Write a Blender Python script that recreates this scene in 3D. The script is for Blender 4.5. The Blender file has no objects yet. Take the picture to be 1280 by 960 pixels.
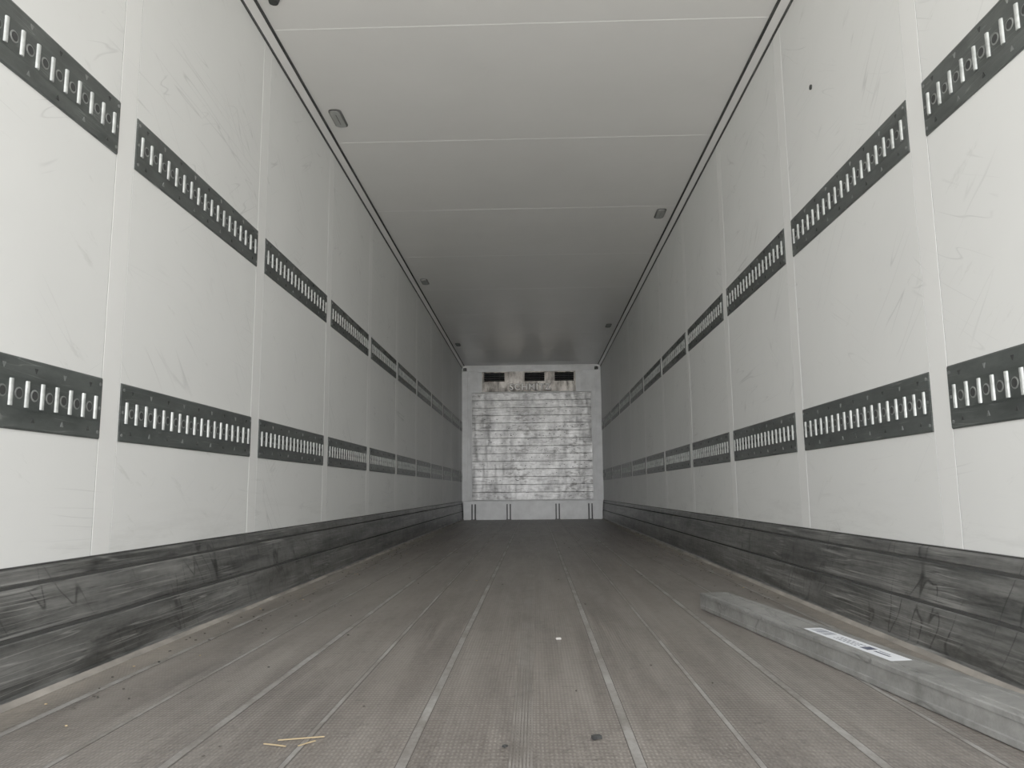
import bpy, bmesh, math, random
from mathutils import Vector, Matrix
random.seed(7)
S = bpy.context.scene
S.view_settings.view_transform = 'Standard'
S.view_settings.look = 'None'
S.view_settings.exposure = 0.17
S.view_settings.gamma = 1.52

HW = 1.23          # half inner width
L = 13.42          # inner length (front wall)
H = 2.70           # inner height
Y0 = -0.10         # open rear end
CAMZ = 0.49

# ------------------------------------------------------------------ materials
def mat(name):
    m = bpy.data.materials.new(name); m.use_nodes = True
    nt = m.node_tree; b = nt.nodes['Principled BSDF']
    return m, nt, b
def coords(nt, scale=(1,1,1), rot=(0,0,0)):
    tc = nt.nodes.new('ShaderNodeTexCoord'); mp = nt.nodes.new('ShaderNodeMapping')
    if any(rot):
        r = nt.nodes.new('ShaderNodeMapping'); r.inputs['Rotation'].default_value = rot
        nt.links.new(tc.outputs['Object'], r.inputs['Vector']); src = r.outputs['Vector']
    else: src = tc.outputs['Object']
    mp.inputs['Scale'].default_value = scale
    nt.links.new(src, mp.inputs['Vector'])
    return mp.outputs['Vector']
def noise(nt, scale, detail=4, rough=0.55, cs=(1,1,1), dist=0.0, rot=(0,0,0)):
    n = nt.nodes.new('ShaderNodeTexNoise')
    n.inputs['Scale'].default_value = scale; n.inputs['Detail'].default_value = detail
    n.inputs['Roughness'].default_value = rough; n.inputs['Distortion'].default_value = dist
    nt.links.new(coords(nt, cs, rot), n.inputs['Vector'])
    return n.outputs['Fac']
def ramp(nt, fac, stops):
    r = nt.nodes.new('ShaderNodeValToRGB')
    e = r.color_ramp.elements
    while len(e) < len(stops): e.new(0.5)
    for i, (p, c) in enumerate(stops):
        e[i].position = p
        e[i].color = (c, c, c, 1) if not isinstance(c, tuple) else (*c, 1)
    nt.links.new(fac, r.inputs['Fac'])
    return r.outputs['Color']
def mathn(nt, op, a, b=None, c=None):
    n = nt.nodes.new('ShaderNodeMath'); n.operation = op
    for i, v in enumerate((a, b, c)):
        if v is None: continue
        if isinstance(v, (int, float)): n.inputs[i].default_value = v
        else: nt.links.new(v, n.inputs[i])
    return n.outputs[0]
def mix(nt, fac, a, b, mode='MIX'):
    n = nt.nodes.new('ShaderNodeMix'); n.data_type = 'RGBA'; n.blend_type = mode
    for idx, v in ((0, fac), (6, a), (7, b)):
        if isinstance(v, (int, float)): n.inputs[idx].default_value = v
        elif isinstance(v, tuple): n.inputs[idx].default_value = (*v, 1)
        else: nt.links.new(v, n.inputs[idx])
    return n.outputs[2]
def bump(nt, b, h, strength=0.3, dist=0.01):
    n = nt.nodes.new('ShaderNodeBump'); n.inputs['Strength'].default_value = strength
    n.inputs['Distance'].default_value = dist
    nt.links.new(h, n.inputs['Height']); nt.links.new(n.outputs['Normal'], b.inputs['Normal'])

def scratches(nt, scale, cs, width, mscale, mlo, mhi, dist=0.0, rot=(0,0,0)):
    f = noise(nt, scale, 1.0, 0.5, cs, dist, rot)
    d = mathn(nt, 'ABSOLUTE', mathn(nt, 'SUBTRACT', f, 0.5))
    line = ramp(nt, d, [(0.0, 1.0), (width, 0.0)])
    m = ramp(nt, noise(nt, mscale, 2, 0.5), [(mlo, 0.0), (mhi, 1.0)])
    return mathn(nt, 'MULTIPLY', line, m)

def wall_material(name, col, dirt):
    m, nt, b = mat(name)
    v = noise(nt, 1.3, 6, 0.6)
    base = mix(nt, ramp(nt, v, [(0.3, 0.0), (0.75, 1.0)]), col, tuple(c*0.92 for c in col))
    # long, nearly straight rub marks at a few angles (loads dragged along the wall)
    s1 = scratches(nt, 5.0, (1, 0.22, 2.6), 0.012, 2.6, 0.55, 0.67, 0.0, (0.75, 0, 0))
    s2 = scratches(nt, 5.5, (1, 0.25, 3.0), 0.010, 3.1, 0.56, 0.68, 0.0, (-0.55, 0, 0))
    s3 = scratches(nt, 5.0, (1, 0.18, 3.4), 0.012, 2.2, 0.55, 0.68, 0.0, (0.06, 0, 0))
    s = mathn(nt, 'MAXIMUM', mathn(nt, 'MAXIMUM', s1, s2), s3)
    base = mix(nt, mathn(nt, 'MULTIPLY', s, 0.36*dirt), base, (0.25, 0.26, 0.25))
    sm = ramp(nt, noise(nt, 7, 6, 0.7, (1, 0.7, 3.5), 0.0, (0.5, 0, 0)), [(0.63, 0.0), (0.76, 1.0)])
    base = mix(nt, mathn(nt, 'MULTIPLY', sm, 0.42*dirt), base, (0.36, 0.37, 0.33))
    tc = nt.nodes.new('ShaderNodeTexCoord'); sp = nt.nodes.new('ShaderNodeSeparateXYZ')
    nt.links.new(tc.outputs['Object'], sp.inputs[0])
    g = ramp(nt, sp.outputs['Z'], [(0.30, 1.0), (0.50, 0.0)])
    g2 = ramp(nt, noise(nt, 6, 6, 0.7, (1, 0.35, 3)), [(0.50, 0.0), (0.72, 1.0)])
    base = mix(nt, mathn(nt, 'MULTIPLY', mathn(nt, 'MULTIPLY', g, g2), 0.35*dirt), base, (0.30, 0.30, 0.27))
    nt.links.new(base, b.inputs['Base Color'])
    b.inputs['Roughness'].default_value = 0.42
    b.inputs['Specular IOR Level'].default_value = 0.35
    bump(nt, b, noise(nt, 3, 3, 0.5), 0.08, 0.02)
    return m
M_wall = wall_material('wall_white_grp', (0.82, 0.83, 0.81), 1.0)
M_strip = wall_material('wall_joint_strip', (0.87, 0.875, 0.855), 0.25)
M_ceil = wall_material('ceiling_white', (0.86, 0.853, 0.835), 0.08)
M_ceil.node_tree.nodes['Principled BSDF'].inputs['Roughness'].default_value = 0.28

def simple(name, col, rough=0.5, metal=0.0, var=0.15, nscale=20, cs=(1,1,1)):
    m, nt, b = mat(name)
    f = ramp(nt, noise(nt, nscale, 5, 0.6, cs), [(0.3, 0.0), (0.7, 1.0)])
    c = mix(nt, f, tuple(x*(1-var) for x in col), tuple(min(1, x*(1+var)) for x in col))
    nt.links.new(c, b.inputs['Base Color'])
    b.inputs['Roughness'].default_value = rough; b.inputs['Metallic'].default_value = metal
    return m
M_seam = simple('seam_grey', (0.16, 0.163, 0.157), 0.8)
M_cseam = simple('ceiling_joint_sealant', (0.96, 0.96, 0.95), 0.5, 0, 0.02)
M_black = simple('black_gasket', (0.008, 0.009, 0.009), 0.6)
def rail_mat(name, c0, c1):
    m, nt, b = mat(name)
    f = ramp(nt, noise(nt, 9, 8, 0.72, (1, .6, 2)), [(0.35, 0.0), (0.70, 1.0)])
    c = mix(nt, f, c0, c1)
    s = scratches(nt, 14, (1, 0.15, 3), 0.012, 7, 0.48, 0.58)
    c = mix(nt, mathn(nt, 'MULTIPLY', s, 0.5), c, (0.22, 0.235, 0.225))
    nt.links.new(c, b.inputs['Base Color'])
    b.inputs['Roughness'].default_value = 0.4; b.inputs['Metallic'].default_value = 0.3
    return m
M_rail = rail_mat('rail_dark_galvanised', (0.024, 0.028, 0.027), (0.072, 0.082, 0.078))
M_rail2 = rail_mat('rail_groove', (0.018, 0.022, 0.021), (0.052, 0.060, 0.057))
M_ring = simple('rail_ring', (0.18, 0.19, 0.185), 0.34, 0.5, 0.35, 30)  # bright highlight around the holes put into the colour; rivets share it
M_bar = simple('rail_bright_zinc', (0.45, 0.475, 0.46), 0.35, 0.4, 0.4, 30)
M_hole = simple('hole_black', (0.006, 0.007, 0.007), 0.8)
M_lampf = simple('lamp_bezel', (0.03, 0.03, 0.03), 0.4)
M_lens = simple('lamp_lens', (0.27, 0.28, 0.27), 0.25, 0.0, 0.05)

def kick_mat():
    m, nt, b = mat('kick_plate_aluminium')
    f = ramp(nt, noise(nt, 4, 9, 0.78, (1, 0.25, 3.5)), [(0.40, 0.0), (0.62, 1.0)])
    c = mix(nt, f, (0.030, 0.031, 0.030), (0.19, 0.19, 0.18))
    dents = ramp(nt, noise(nt, 1.7, 5, 0.65, (1, 1, 2)), [(0.42, 0.0), (0.60, 1.0)])
    c = mix(nt, mathn(nt, 'MULTIPLY', dents, 0.45), c, (0.028, 0.029, 0.028))
    s = scratches(nt, 7, (1, 0.5, 1.6), 0.022, 3.0, 0.42, 0.52, 0.0, (0.9, 0, 0))
    c = mix(nt, mathn(nt, 'MULTIPLY', s, 0.85), c, (0.008, 0.009, 0.009))
    s = scratches(nt, 9, (1, 0.12, 6), 0.025, 2.6, 0.42, 0.56)
    c = mix(nt, mathn(nt, 'MULTIPLY', s, 0.7), c, (0.32, 0.32, 0.30))
    s = scratches(nt, 12, (1, 0.10, 5), 0.025, 3.6, 0.42, 0.56)
    c = mix(nt, mathn(nt, 'MULTIPLY', s, 0.8), c, (0.012, 0.012, 0.012))
    nt.links.new(c, b.inputs['Base Color'])
    b.inputs['Roughness'].default_value = 0.40; b.inputs['Metallic'].default_value = 0.3
    bump(nt, b, noise(nt, 2.5, 4, 0.6, (1, 1, 2)), 0.5, 0.025)
    return m
M_kick = kick_mat()
M_kicklip = simple('kick_lip_dusty', (0.20, 0.18, 0.155), 0.8, 0, 0.6, 8, (1, .5, 1))
M_kgroove = simple('kick_groove_dark', (0.014, 0.014, 0.013), 0.8)  # near-black strips in the grooves and along the top edge

def floor_mat():
    m, nt, b = mat('floor_phenolic_mesh')
    big = ramp(nt, noise(nt, 1.8, 9, 0.78, (1, 0.40, 1)), [(0.38, 0.0), (0.64, 1.0)])
    c = mix(nt, big, (0.060, 0.049, 0.041), (0.195, 0.170, 0.147))
    streak = ramp(nt, noise(nt, 9, 7, 0.74, (1.6, 0.08, 1)), [(0.44, 0.0), (0.64, 1.0)])
    c = mix(nt, mathn(nt, 'MULTIPLY', streak, 0.6), c, (0.29, 0.262, 0.232))
    wear = ramp(nt, noise(nt, 4.0, 9, 0.8, (1.2, 0.25, 1)), [(0.50, 0.0), (0.60, 1.0)])
    c = mix(nt, mathn(nt, 'MULTIPLY', wear, 0.6), c, (0.036, 0.029, 0.025))
    grain = ramp(nt, noise(nt, 70, 4, 0.7, (1, 0.6, 1)), [(0.38, 0.0), (0.66, 1.0)])
    c = mix(nt, mathn(nt, 'MULTIPLY', grain, 0.40), c, (0.28, 0.252, 0.225))
    spot = ramp(nt, noise(nt, 22, 6, 0.75), [(0.58, 0.0), (0.66, 1.0)])
    c = mix(nt, mathn(nt, 'MULTIPLY', spot, 0.7), c, (0.020, 0.017, 0.015))
    tc = nt.nodes.new('ShaderNodeTexCoord'); sp = nt.nodes.new('ShaderNodeSeparateXYZ')
    nt.links.new(tc.outputs['Object'], sp.inputs[0])
    sx = mathn(nt, 'SINE', mathn(nt, 'MULTIPLY', sp.outputs['X'], 2*math.pi/0.0085))
    sy = mathn(nt, 'SINE', mathn(nt, 'MULTIPLY', sp.outputs['Y'], 2*math.pi/0.018))
    g = mathn(nt, 'MULTIPLY', mathn(nt, 'ADD', sx, 1), mathn(nt, 'ADD', sy, 1))
    g = mathn(nt, 'MULTIPLY', g, 0.25)
    c = mix(nt, mathn(nt, 'MULTIPLY', mathn(nt, 'SUBTRACT', 1.0, g), 0.52), c, (0.034, 0.028, 0.024))
    ax = mathn(nt, 'ABSOLUTE', sp.outputs['X'])
    e = mathn(nt, 'ADD', ax, mathn(nt, 'MULTIPLY', mathn(nt, 'SUBTRACT', noise(nt, 5, 6, 0.7, (1, .5, 1)), 0.5), 0.35))
    dm = ramp(nt, mathn(nt, 'SUBTRACT', e, 0.5), [(0.56, 0.0), (0.70, 1.0)])
    dn = ramp(nt, noise(nt, 25, 7, 0.75, (1, .5, 1)), [(0.38, 0.25), (0.62, 1.0)])
    c = mix(nt, mathn(nt, 'MULTIPLY', mathn(nt, 'MULTIPLY', dm, dn), 0.8), c, (0.29, 0.25, 0.20))
    nt.links.new(c, b.inputs['Base Color'])
    b.inputs['Roughness'].default_value = 0.46
    bump(nt, b, g, 0.6, 0.002)
    return m
M_floor = floor_mat()
def strip_mat(name, lo, hi):
    m, nt, b = mat(name)
    f = ramp(nt, noise(nt, 4.5, 8, 0.8, (1, 0.6, 1)), [(0.42, 0.0), (0.60, 1.0)])
    c = mix(nt, f, lo, hi)
    nt.links.new(c, b.inputs['Base Color']); b.inputs['Roughness'].default_value = 0.5
    b.inputs['Metallic'].default_value = 0.1
    return m
M_fstrip = strip_mat('floor_joint_worn_aluminium', (0.10, 0.088, 0.077), (0.27, 0.262, 0.248))
M_fgroove = simple('floor_joint_groove', (0.032, 0.027, 0.023), 0.8)
M_fribs = strip_mat('floor_centre_ribs', (0.09, 0.078, 0.067), (0.20, 0.184, 0.168))
def alu_plank():
    m, nt, b = mat('bulkhead_aluminium_plank')
    f = ramp(nt, noise(nt, 2.6, 8, 0.74, (1.6, 1, 1.2)), [(0.38, 0.0), (0.62, 1.0)])
    c = mix(nt, f, (0.22, 0.22, 0.22), (0.62, 0.62, 0.615))
    d = ramp(nt, noise(nt, 12, 5, 0.7, (0.8, 1, 1.8)), [(0.52, 0.0), (0.60, 1.0)])
    d2 = ramp(nt, noise(nt, 1.4, 3, 0.6), [(0.40, 0.2), (0.56, 1.0)])
    c = mix(nt, mathn(nt, 'MULTIPLY', mathn(nt, 'MULTIPLY', d, d2), 0.75), c, (0.06, 0.055, 0.05))
    s = scratches(nt, 7, (0.3, 1, 5), 0.06, 3.0, 0.44, 0.54)
    c = mix(nt, mathn(nt, 'MULTIPLY', s, 0.6), c, (0.08, 0.077, 0.074))
    nt.links.new(c, b.inputs['Base Color'])
    b.inputs['Metallic'].default_value = 0.5; b.inputs['Roughness'].default_value = 0.32
    bump(nt, b, noise(nt, 2.2, 2, 0.5, (2, 1, 0.4)), 0.45, 0.04)
    return m
M_plank = alu_plank()
M_pgap = simple('plank_joint_grey', (0.12, 0.12, 0.118), 0.7)  # even grey backing visible in the plank joints
def steel():
    m, nt, b = mat('evaporator_stainless')
    f = ramp(nt, noise(nt, 4, 5, 0.6, (3, 1, 1)), [(0.38, 0.0), (0.62, 1.0)])
    nt.links.new(mix(nt, f, (0.05, 0.045, 0.040), (0.28, 0.26, 0.235)), b.inputs['Base Color'])
    b.inputs['Metallic'].default_value = 0.8; b.inputs['Roughness'].default_value = 0.26
    bump(nt, b, noise(nt, 3, 2, 0.5, (1, 1, 1)), 0.35, 0.04)
    return m
M_steel = steel()
M_base = simple('bulkhead_base_painted_aluminium', (0.60, 0.61, 0.615), 0.42, 0.4, 0.15, 6)
M_brk = simple('bracket_grey', (0.045, 0.047, 0.047), 0.5, 0.2)
M_lett = simple('embossed_steel', (0.62, 0.61, 0.59), 0.35, 0.4)
def lb_mat():
    m, nt, b = mat('load_bar_aluminium')
    f = ramp(nt, noise(nt, 5, 8, 0.78), [(0.38, 0.0), (0.62, 1.0)])
    c = mix(nt, f, (0.155, 0.156, 0.148), (0.34, 0.34, 0.328))
    s = scratches(nt, 9, (2.5, 0.3, 1), 0.022, 4, 0.42, 0.54, 0, (0, 0, 0.13))
    c = mix(nt, mathn(nt, 'MULTIPLY', s, 0.65), c, (0.06, 0.06, 0.057))
    nt.links.new(c, b.inputs['Base Color'])
    b.inputs['Roughness'].default_value = 0.36; b.inputs['Metallic'].default_value = 0.45
    return m
M_bar_alu = lb_mat()
M_label = simple('label_white', (0.80, 0.84, 0.90), 0.5, 0, 0.03)
M_ink = simple('label_ink', (0.02, 0.03, 0.07), 0.6)
M_straw = simple('straw', (0.42, 0.30, 0.15), 0.8)
M_chip = simple('paper_chip', (0.6, 0.58, 0.54), 0.8)
M_crumb = simple('dirt_crumb', (0.04, 0.034, 0.028), 0.9)
M_yard = simple('yard_concrete', (0.56, 0.54, 0.49), 0.9, 0, 0.1, 1)

# ------------------------------------------------------------------ mesh utils
class MB:
    def __init__(self, mats): self.bm = bmesh.new(); self.mats = mats
    def hexa(self, pts, mi=0):
        vs = [self.bm.verts.new(p) for p in pts]
        for f in ((0,3,2,1),(4,5,6,7),(0,1,5,4),(1,2,6,5),(2,3,7,6),(3,0,4,7)):
            self.bm.faces.new([vs[i] for i in f]).material_index = mi
    def box(self, a, b, mi=0):
        x0,x1 = sorted((a[0],b[0])); y0,y1 = sorted((a[1],b[1])); z0,z1 = sorted((a[2],b[2]))
        self.hexa([(x0,y0,z0),(x1,y0,z0),(x1,y1,z0),(x0,y1,z0),(x0,y0,z1),(x1,y0,z1),(x1,y1,z1),(x0,y1,z1)], mi)
    def prism(self, prof, fn, mi=0):
        a = [self.bm.verts.new(fn(p,0)) for p in prof]; b = [self.bm.verts.new(fn(p,1)) for p in prof]
        n = len(prof)
        for i in range(n):
            self.bm.faces.new((a[i], a[(i+1)%n], b[(i+1)%n], b[i])).material_index = mi
        self.bm.faces.new(a[::-1]).material_index = mi; self.bm.faces.new(b).material_index = mi
    def obj(self, name, parent=None, bevel=0):
        bmesh.ops.recalc_face_normals(self.bm, faces=self.bm.faces)
        me = bpy.data.meshes.new(name); self.bm.to_mesh(me); self.bm.free()
        for m in self.mats: me.materials.append(m)
        o = bpy.data.objects.new(name, me); S.collection.objects.link(o)
        if parent: o.parent = parent
        if bevel:
            md = o.modifiers.new('bevel', 'BEVEL'); md.width = bevel; md.segments = 2
            md.limit_method = 'ANGLE'
        return o
def circ(r, n=16, a=1.0, b=1.0):
    return [(r*a*math.cos(2*math.pi*i/n), r*b*math.sin(2*math.pi*i/n)) for i in range(n)]
def empty(name):
    e = bpy.data.objects.new(name, None); S.collection.objects.link(e); return e

PITCH = 1.19
strips = [(2.197 + PITCH*k, 2.295 + PITCH*k) for k in range(-2, 10)]
strips = [s for s in strips if s[1] > Y0 and s[0] < L]
panels = []
prev = Y0
for a, b in strips:
    if a - prev > 0.05: panels.append((prev, a))
    prev = b
panels.append((prev, L))

# ------------------------------------------------------------------ walls
for side, sx in (('left', -1), ('right', 1)):
    w = MB([M_seam, M_wall, M_strip])
    w.box((sx*(HW+0.0018), Y0, -0.02), (sx*(HW+0.08), L+0.1, H+0.06), 0)
    for a, b in panels:
        w.box((sx*HW, a+0.0024, 0.0), (sx*(HW+0.0018), b-0.0024, H-0.002), 1)
    for a, b in strips:
        w.box((sx*(HW-0.0005), a+0.0024, 0.0), (sx*(HW+0.0018), min(b, L)-0.0024, H-0.002), 2)
    w.obj('wall_'+side)

# ------------------------------------------------------------------ kick plates
prof = [(0.0,0.0),(0.040,0.0),(0.040,0.008),(0.026,0.016),(0.026,0.138),(0.018,0.142),(0.018,0.148),(0.022,0.153),
        (0.018,0.262),(0.010,0.266),(0.010,0.272),(0.014,0.277),(0.012,0.306),(0.006,0.312),(0.0,0.312)]
for side, sx in (('left', -1), ('right', 1)):
    k = MB([M_kick, M_kicklip, M_kgroove])
    g = lambda p, t: (sx*(HW-0.0015-p[0]), Y0+t*(L-Y0-0.001), p[1]+0.001)
    k.prism(prof, g)
    k.prism([(0.041,0),(0.056,0),(0.041,0.012)], g, 1)
    k.prism([(0.0182,0.1405),(0.0215,0.1405),(0.0215,0.1495),(0.0182,0.1495)], g, 2)
    k.prism([(0.0102,0.2650),(0.0130,0.2650),(0.0130,0.2735),(0.0102,0.2735)], g, 2)
    k.prism([(0.0,0.3121),(0.007,0.3121),(0.007,0.3165),(0.0,0.3165)], g, 2)
    k.obj('baseboard_'+side)

# ------------------------------------------------------------------ floor
f = MB([M_floor, M_fstrip, M_fgroove, M_fribs])
f.box((-HW-0.08, Y0, -0.12), (HW+0.08, L+0.1, 0.0), 0)
for i in range(-5, 6):
    x = 0.012 + 0.2155*i
    if i == 0:
        for j in range(-3, 4):
            f.box((x+j*0.0065-0.0018, Y0, 0), (x+j*0.0065+0.0018, L, 0.0015), 3)
    else:
        wd = 0.0090 if i % 2 else 0.005
        f.box((x-wd, Y0, 0), (x+wd, L, 0.0010), 1)
        f.box((x-wd-0.0022, Y0, 0), (x-wd-0.0005, L, 0.0004), 2)
        f.box((x+wd+0.0005, Y0, 0), (x+wd+0.0022, L, 0.0004), 2)
f.obj('floor')

# ------------------------------------------------------------------ ceiling
c = MB([M_seam, M_ceil, M_cseam])
c.box((-HW-0.08, Y0, H+0.004), (HW+0.08, L+0.1, H+0.09), 0)
ys = [Y0] + [2.17 + 1.21*k for k in range(-1, 10)] + [L]
for a, b in zip(ys[:-1], ys[1:]):
    if b-a > 0.02: c.box((-HW-0.004, a+0.001, H), (HW+0.004, b-0.001, H+0.004), 1)
for a in ys[1:-1]:
    c.box((-HW+0.046, a-0.0030, H-0.0009), (HW-0.046, a+0.0030, H+0.004), 2)
c.obj('ceiling')
for n, sx in ((1, -1), (2, 1)):
    t = MB([M_ceil, M_black])
    g = lambda p, t_: (sx*(HW-p[0]), Y0+t_*(L-Y0-0.001), H-p[1])
    t.prism([(0,0.001),(0.034,0.001),(0.034,0.006),(0.006,0.036),(0,0.036)], g, 0)
    t.prism([(0,0.036),(0.007,0.036),(0.007,0.049),(0,0.049)], g, 1)
    t.prism([(0.034,0.001),(0.048,0.001),(0.048,0.007),(0.034,0.007)], g, 1)
    t.obj('trim_%d' % n)

# ------------------------------------------------------------------ load-securing rails
def rail(sx, z0, z1):
    r = MB([M_rail, M_rail2, M_bar, M_hole, M_ring])
    zc = (z0+z1)/2
    X = lambda d: sx*(HW-d)
    for a, b in panels:
        a2, b2 = a+0.004, b-0.004
        if b2-a2 < 0.1: continue
        r.prism([(z0,0),(z0,0.003),(z0+0.005,0.005),(z1-0.005,0.005),(z1,0.003),(z1,0)],
                lambda p, t: (X(p[1]+0.0003), a2+t*(b2-a2), p[0]), 0)
        r.box((X(0.0053), a2+0.012, zc-0.040), (X(0.006), b2-0.012, zc+0.040), 1)
        n = int((b2-a2-0.05)/0.06)
        st = (a2+b2)/2 - n*0.06/2
        for i in range(n+1):
            y = st + i*0.06
            hh = 0.033
            pr = [(-0.0105,0.006),(-0.0075,0.0095),(-0.003,0.011),(0.003,0.011),(0.0075,0.0095),(0.0105,0.006)]
            r.prism([(p[0]*0.66, p[1]) for p in pr], lambda p, t: (X(p[1]), y+p[0], zc-hh+t*2*hh), 2)
            if i < n:
                yh = y+0.03
                r.prism(circ(0.0155, 14), lambda p, t: (X(0.006+0.0012*t), yh+p[0]*(1-.1*t), zc+p[1]*(1-.1*t)), 4)
                r.prism(circ(0.0115, 14), lambda p, t: (X(0.0072+0.0004*t), yh+p[0], zc+p[1]), 3)
                if i % 2 == 0:
                    for s in (-1, 1):
                        r.prism([(-0.006,0.012*s*0.6),(0.006,0.012*s*0.6),(0,-0.006*s)],
                                lambda p, t: (X(0.005+0.0022*t), yh+p[0], zc+s*0.062+p[1]), 4 if (i//2)%2 else 3)
        for e in (a2+0.012, b2-0.012):
            for zz in (z0+0.02, zc, z1-0.02):
                r.prism(circ(0.005, 8), lambda p, t: (X(0.005+0.0025*t), e+p[0], zz+p[1]), 4)
    return r.obj('load_securing_rail')
for sx in (-1, 1):
    rail(sx, CAMZ+1.035, CAMZ+1.208)
    rail(sx, CAMZ+0.160, CAMZ+0.340)

# ------------------------------------------------------------------ ceiling lamps
def rrect(w, l, r, n=5):
    pts = []
    for cx, cy, a0 in ((w-r,l-r,0),(-w+r,l-r,90),(-w+r,-l+r,180),(w-r,-l+r,270)):
        for i in range(n+1):
            a = math.radians(a0+90*i/n); pts.append((cx+r*math.cos(a), cy+r*math.sin(a)))
    return pts
for x, y in ((-1.098,4.26),(-1.098,7.86),(-1.098,11.4),(1.085,5.96),(1.07,10.2),(1.085,2.2)):
    l = MB([M_lampf, M_lens])
    l.prism(rrect(0.038, 0.107, 0.026), lambda p, t: (x+p[0], y+p[1], H-0.006*t), 0)
    l.prism(rrect(0.029, 0.097, 0.021), lambda p, t: (x+p[0], y+p[1], H-0.006-0.006*t), 1)
    l.box((x-0.002, y-0.06, H-0.012), (x+0.002, y+0.06, H-0.0135), 0)
    l.obj('ceiling_lamp')
h = MB([M_black])
h.prism(circ(0.03, 20), lambda p, t: (-1.10+p[0]*(1-.3*t), 3.13+p[1]*(1-.3*t), H-0.03*t))
h.obj('ceiling_grommet')
h = MB([M_black])
h.prism(circ(0.011, 12), lambda p, t: (HW-0.006*t, 3.05+p[0], 2.16+p[1]))
h.obj('wall_plug')

# ------------------------------------------------------------------ front (back of picture) wall
w = MB([M_base, M_seam])
w.box((-HW, L, 0), (HW, L+0.1, H), 0)
w.box((-HW+0.004, L-0.03, 0.32), (-HW+0.10, L, H-0.1), 0)
w.box((HW-0.10, L-0.03, 0.32), (HW-0.004, L, H-0.1), 0)
w.box((-HW+0.004, L-0.02, H-0.10), (HW-0.004, L, H-0.05), 0)
w.obj('wall_back')

BY = 13.20
p = empty('aluminium_bulkhead')
b = MB([M_plank, M_pgap, M_hole])
n = 14; ph = (2.18-0.33)/n
for i in range(n):
    za = 0.33+i*ph
    prf = [(0,za+0.0015),(0.025,za+0.0015),(0.030,za+0.006),(0.030,za+ph-0.006),(0.025,za+ph-0.0015),(0,za+ph-0.0015)]
    b.prism(prf, lambda q, t: (-1.035+2.07*t, BY+0.03-q[0], q[1]), 0)
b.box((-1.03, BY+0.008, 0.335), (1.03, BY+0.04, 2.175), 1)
# rivets, knocks and gouges in the planks
for i in range(150):
    gx = random.uniform(-0.98, 0.98); row = random.choice([4,5,6,7,8,8,9,9,10,11,12,3,2])
    gz = 0.33 + row*ph + random.choice((ph*0.5, ph*0.5, random.uniform(0.02, ph-0.02)))
    rw = random.uniform(0.006, 0.016)*random.choice((1,1,1.6)); rh = random.uniform(0.005, 0.011)
    ang = random.uniform(0, 6)
    poly = [(rw*random.uniform(.6,1)*math.cos(ang+k*math.pi/4), rh*random.uniform(.6,1)*math.sin(ang+k*math.pi/4)) for k in range(8)]
    b.prism(poly, lambda q, t: (gx+q[0], BY+0.001-0.002*t, gz+q[1]), 2)
b.obj('planks', p)
b = MB([M_base])
for xx in (-1.05, 1.035):
    b.box((xx, BY-0.004, 0.325), (xx+0.015, BY+0.05, 2.185))
b.box((-1.05, BY-0.004, 2.181), (1.05, BY+0.05, 2.193))
b.box((-1.05, BY-0.004, 0.316), (1.05, BY+0.05, 0.329))
b.obj('edge_frame', p, 0.002)
b = MB([M_base, M_brk, M_hole])
b.box((-1.185, BY+0.02, 0.0), (1.185, L-0.001, 0.313), 0)
b.box((-1.185, BY+0.010, 0.275), (1.185, BY+0.02, 0.295), 0)
for xc in (-1.01, -0.41, 0.423, 0.98):
    b.box((xc-0.038, BY-0.03, 0.001), (xc-0.016, BY+0.019, 0.265), 1)
    b.box((xc+0.016, BY-0.03, 0.001), (xc+0.038, BY+0.019, 0.265), 1)
    b.box((xc-0.016, BY+0.004, 0.001), (xc+0.016, BY+0.009, 0.312), 0)
    b.box((xc-0.045, BY-0.04, 0.001), (xc+0.045, BY+0.01, 0.01), 1)
b.obj('base_and_stands', p)

# refrigeration evaporator
p = empty('refrigeration_unit')
e = MB([M_steel, M_hole, M_brk])
ex0, ex1 = -0.855, 0.775; ez0, ez1 = 2.195, 2.55
fy = BY-0.02
e.box((ex0, fy+0.10, ez0), (ex1, L-0.03, ez1), 1)
ops = [(-0.82,-0.46),(-0.115,0.235),(0.41,0.745)]
za, zb = 2.375, 2.53
e.box((ex0, fy, ez0), (ex1, fy+0.1, za), 0)
e.box((ex0, fy, zb), (ex1, fy+0.1, ez1), 0)
px = ex0
for a, b_ in ops+[(ex1, None)]:
    e.box((px, fy, za), (a, fy+0.1, zb), 0)
    px = b_
for a, b_ in ops:
    for j in range(4):
        zz = za+0.02+j*0.036
        e.hexa([(a,fy+0.03,zz),(b_,fy+0.03,zz),(b_,fy+0.07,zz+0.016),(a,fy+0.07,zz+0.016),
                (a,fy+0.03,zz+0.003),(b_,fy+0.03,zz+0.003),(b_,fy+0.07,zz+0.019),(a,fy+0.07,zz+0.019)], 2)
    for j in range(1, 4):
        xx = a+(b_-a)*j/4
        e.box((xx-0.004, fy+0.02, za), (xx+0.004, fy+0.028, zb), 2)
for xx in (ex0+0.02, -0.40, -0.20, 0.29, 0.36, ex1-0.02):
    for zz in (2.36, 2.54):
        e.prism(circ(0.008, 8), lambda q, t: (xx+q[0], fy-0.004*t, zz+q[1]), 2)
e.obj('evaporator_housing', p)
m = MB([M_base])
m.box((-0.93, BY+0.05, 2.2), (ex0-0.004, L-0.03, 2.6)); m.box((ex1+0.004, BY+0.05, 2.2), (0.86, L-0.03, 2.6))
m.box((-0.93, BY-0.0, 2.553), (0.86, L-0.03, 2.60))
m.obj('side_cheeks', p)
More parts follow.
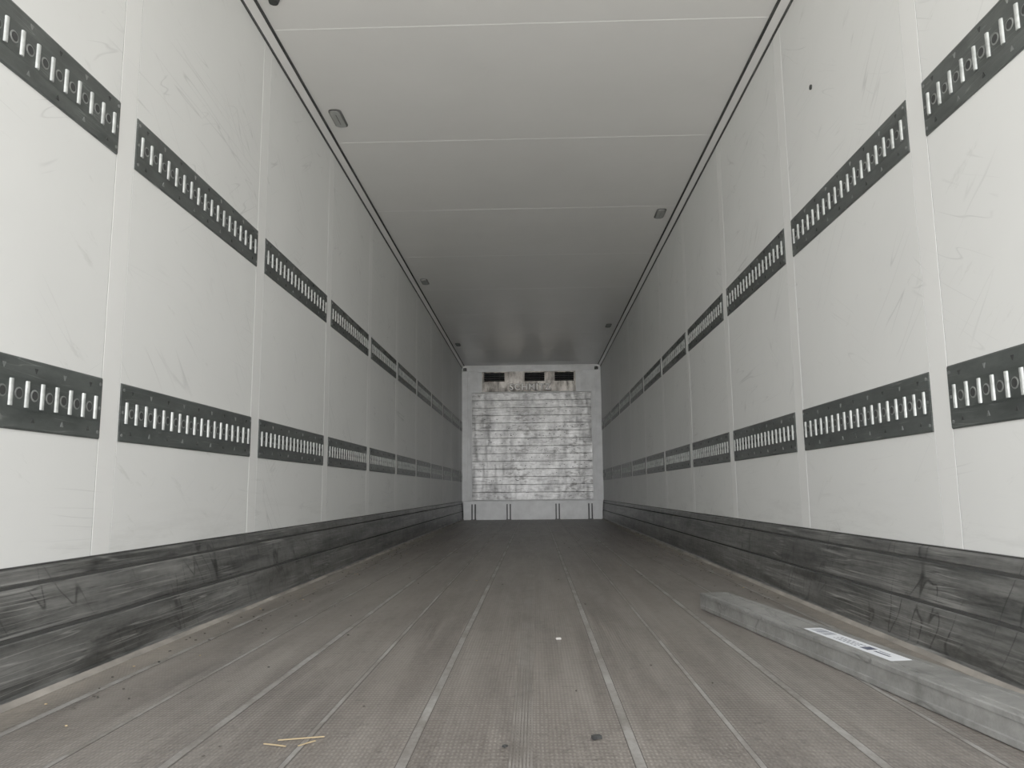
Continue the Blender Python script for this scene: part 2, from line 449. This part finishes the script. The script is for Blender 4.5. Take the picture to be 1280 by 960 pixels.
def letters(name, off, y, mt):
    cu = bpy.data.curves.new(name, 'FONT'); cu.body = 'SCHMITZ'; cu.size = 0.150; cu.extrude = 0.004
    cu.align_x = 'CENTER'; cu.offset = off; cu.space_character = 1.2
    to = bpy.data.objects.new('tmp', cu); S.collection.objects.link(to)
    bpy.context.view_layer.update()
    me = bpy.data.meshes.new_from_object(to.evaluated_get(bpy.context.evaluated_depsgraph_get()))
    bpy.data.objects.remove(to)
    lo = bpy.data.objects.new(name, me); S.collection.objects.link(lo)
    me.materials.clear(); me.materials.append(mt)
    lo.rotation_euler = (math.pi/2, 0, 0); lo.location = (-0.02, y, 2.226); lo.parent = p
letters('lettering_outline', 0.009, fy-0.004, M_hole)
letters('lettering_face', 0.002, fy-0.009, M_lett)

for x in (-1.17, 1.15):
    h = MB([M_black, M_brk])
    h.box((x-0.03, L-0.12, H-0.10), (x+0.03, L-0.031, H-0.055), 0)
    h.prism(circ(0.022, 12), lambda q, t: (x+q[0], L-0.12-0.03*t, H-0.078+q[1]), 1)
    h.obj('temperature_sensor')

# ------------------------------------------------------------------ load bar lying on the floor
p = empty('load_bar')
A = Vector((0.716, 3.27, 0.0)); D = Vector((0.128, -0.992, 0)).normalized(); R = Vector((0.992, 0.128, 0)).normalized()
LEN = 2.4; W = 0.120; HH = 0.064
z0 = 0.002
def P(u, v, w): q = A + D*v + R*u; return (q.x, q.y, z0+w)
b = MB([M_bar_alu, M_hole, M_brk])
outer = [(0.002,0),(W-0.002,0),(W,0.002),(W,HH-0.003),(W-0.003,HH),
         (W*0.80,HH),(W*0.80-0.002,HH-0.002),(W*0.80-0.005,HH-0.002),(W*0.80-0.007,HH),
         (W*0.24,HH),(W*0.24-0.002,HH-0.002),(W*0.24-0.005,HH-0.002),(W*0.24-0.007,HH),
         (0.003,HH),(0,HH-0.003),(0,HH*0.80),(0.004,HH*0.77),(0.004,HH*0.25),(0,HH*0.22),(0,0.002)]
b.prism(outer, lambda q, s: P(q[0], 0.012+s*(LEN-0.024), q[1]), 0)
b.obj('beam_profile', p)
b = MB([M_brk, M_bar_alu])
for v0, v1 in ((0.0,0.012),(LEN-0.012,LEN)):
    b.prism([(0.004,0.003),(W-0.004,0.003),(W-0.004,HH-0.004),(0.004,HH-0.004)], lambda q, s: P(q[0], v0+s*(v1-v0), q[1]), 1)
b.obj('end_caps', p)
b = MB([M_label, M_ink])
def flat(u0,u1,v0,v1,h0,h1,mi): b.prism([(u0,v0),(u1,v0),(u1,v1),(u0,v1)], lambda q, s: P(q[0], q[1], HH+h0+s*(h1-h0)), mi)
flat(0.032, 0.088, 0.85, 1.30, 0.0, 0.0006, 0)
v = 0.87
while v < 0.96:
    wv = random.choice((0.003,0.005,0.002)); flat(0.042,0.078,v,v+wv,0.0006,0.0008,1); v += wv+random.choice((0.003,0.004,0.006))
for row in range(3):
    v = 1.0
    while v < 1.12:
        wv = random.uniform(0.006,0.02); flat(0.044+row*0.011,0.049+row*0.011,v,v+wv,0.0006,0.0008,1); v += wv+0.006
flat(0.045,0.075,1.135,1.175,0.0006,0.0008,1)
flat(0.052,0.060,1.19,1.26,0.0006,0.0008,1); flat(0.066,0.070,1.19,1.24,0.0006,0.0008,1)
b.obj('sticker', p)

# ------------------------------------------------------------------ debris
d = MB([M_straw, M_chip, M_hole, M_crumb])
def stick(x, y, ang, ln, wd, mi):
    ca, sa = math.cos(ang), math.sin(ang)
    d.prism([(-ln/2,-wd/2),(0,-wd*0.3),(ln/2,-wd/2),(ln/2,wd/2),(0,wd*0.7),(-ln/2,wd/2)],
            lambda q, t: (x+q[0]*ca-q[1]*sa, y+q[0]*sa+q[1]*ca, 0.002+t*wd*0.5), mi)
stick(-0.43,1.60,0.25,0.09,0.003,0); stick(-0.47,1.56,-0.3,0.05,0.003,0); stick(-0.41,1.57,0.9,0.04,0.003,0)
stick(0.115,2.62,0.2,0.016,0.010,1)
stick(0.16,1.60,0.4,0.018,0.012,2); stick(-0.02,1.55,1.0,0.010,0.007,2)
for i in range(260):
    x = random.choice((-1,1))*(1.15-abs(random.gauss(0,0.10))) if random.random()<0.75 else random.uniform(-1.1,1.1)
    y = random.uniform(1.3,8)
    if 0.6 < x and y < 3.5: continue
    stick(x, y, random.uniform(0,3), random.uniform(0.004,0.010), random.uniform(0.003,0.005), random.choice((0,3,3,3,2)))
d.obj('floor_debris')

# ------------------------------------------------------------------ yard outside, light
g = MB([M_yard])
g.box((-25,-40,-1.35),(25,Y0-0.02,-1.25))
g.obj('yard_ground')

W_ = bpy.data.worlds.new('world'); S.world = W_; W_.use_nodes = True
bg = W_.node_tree.nodes['Background']
bg.inputs['Color'].default_value = (0.995, 0.995, 0.99, 1); bg.inputs['Strength'].default_value = 3.6
pl = bpy.data.lights.new('portal', 'AREA'); pl.shape = 'RECTANGLE'; pl.size = 2*HW; pl.size_y = H
pl.cycles.is_portal = True
po = bpy.data.objects.new('opening_portal', pl); S.collection.objects.link(po)
po.location = (0, Y0-0.005, H/2); po.rotation_euler = (math.radians(90), 0, 0)
sl = bpy.data.lights.new('sun', 'SUN'); sl.energy = 5.0; sl.angle = 0.02; sl.color = (1, 0.97, 0.92)
so = bpy.data.objects.new('sun', sl); S.collection.objects.link(so)
so.rotation_euler = Vector((0.55, -0.25, -0.8)).to_track_quat('-Z', 'Y').to_euler(); so.location = (-8, -2, 12)

# ------------------------------------------------------------------ camera
F = 955.0
Yv = Vector((29, -133, -F)).normalized()
Zv = Vector((-66, 6810, -F)); Zv = (Zv - Yv*Zv.dot(Yv)).normalized()
Xv = Yv.cross(Zv)
M = Matrix((Xv, Yv, Zv)).to_4x4()
M.translation = Vector((0.045, 0, CAMZ))
cd = bpy.data.cameras.new('camera'); co = bpy.data.objects.new('camera', cd); S.collection.objects.link(co)
cd.sensor_width = 36; cd.lens = F/1280*36; cd.clip_start = 0.02
co.matrix_world = M
S.camera = co
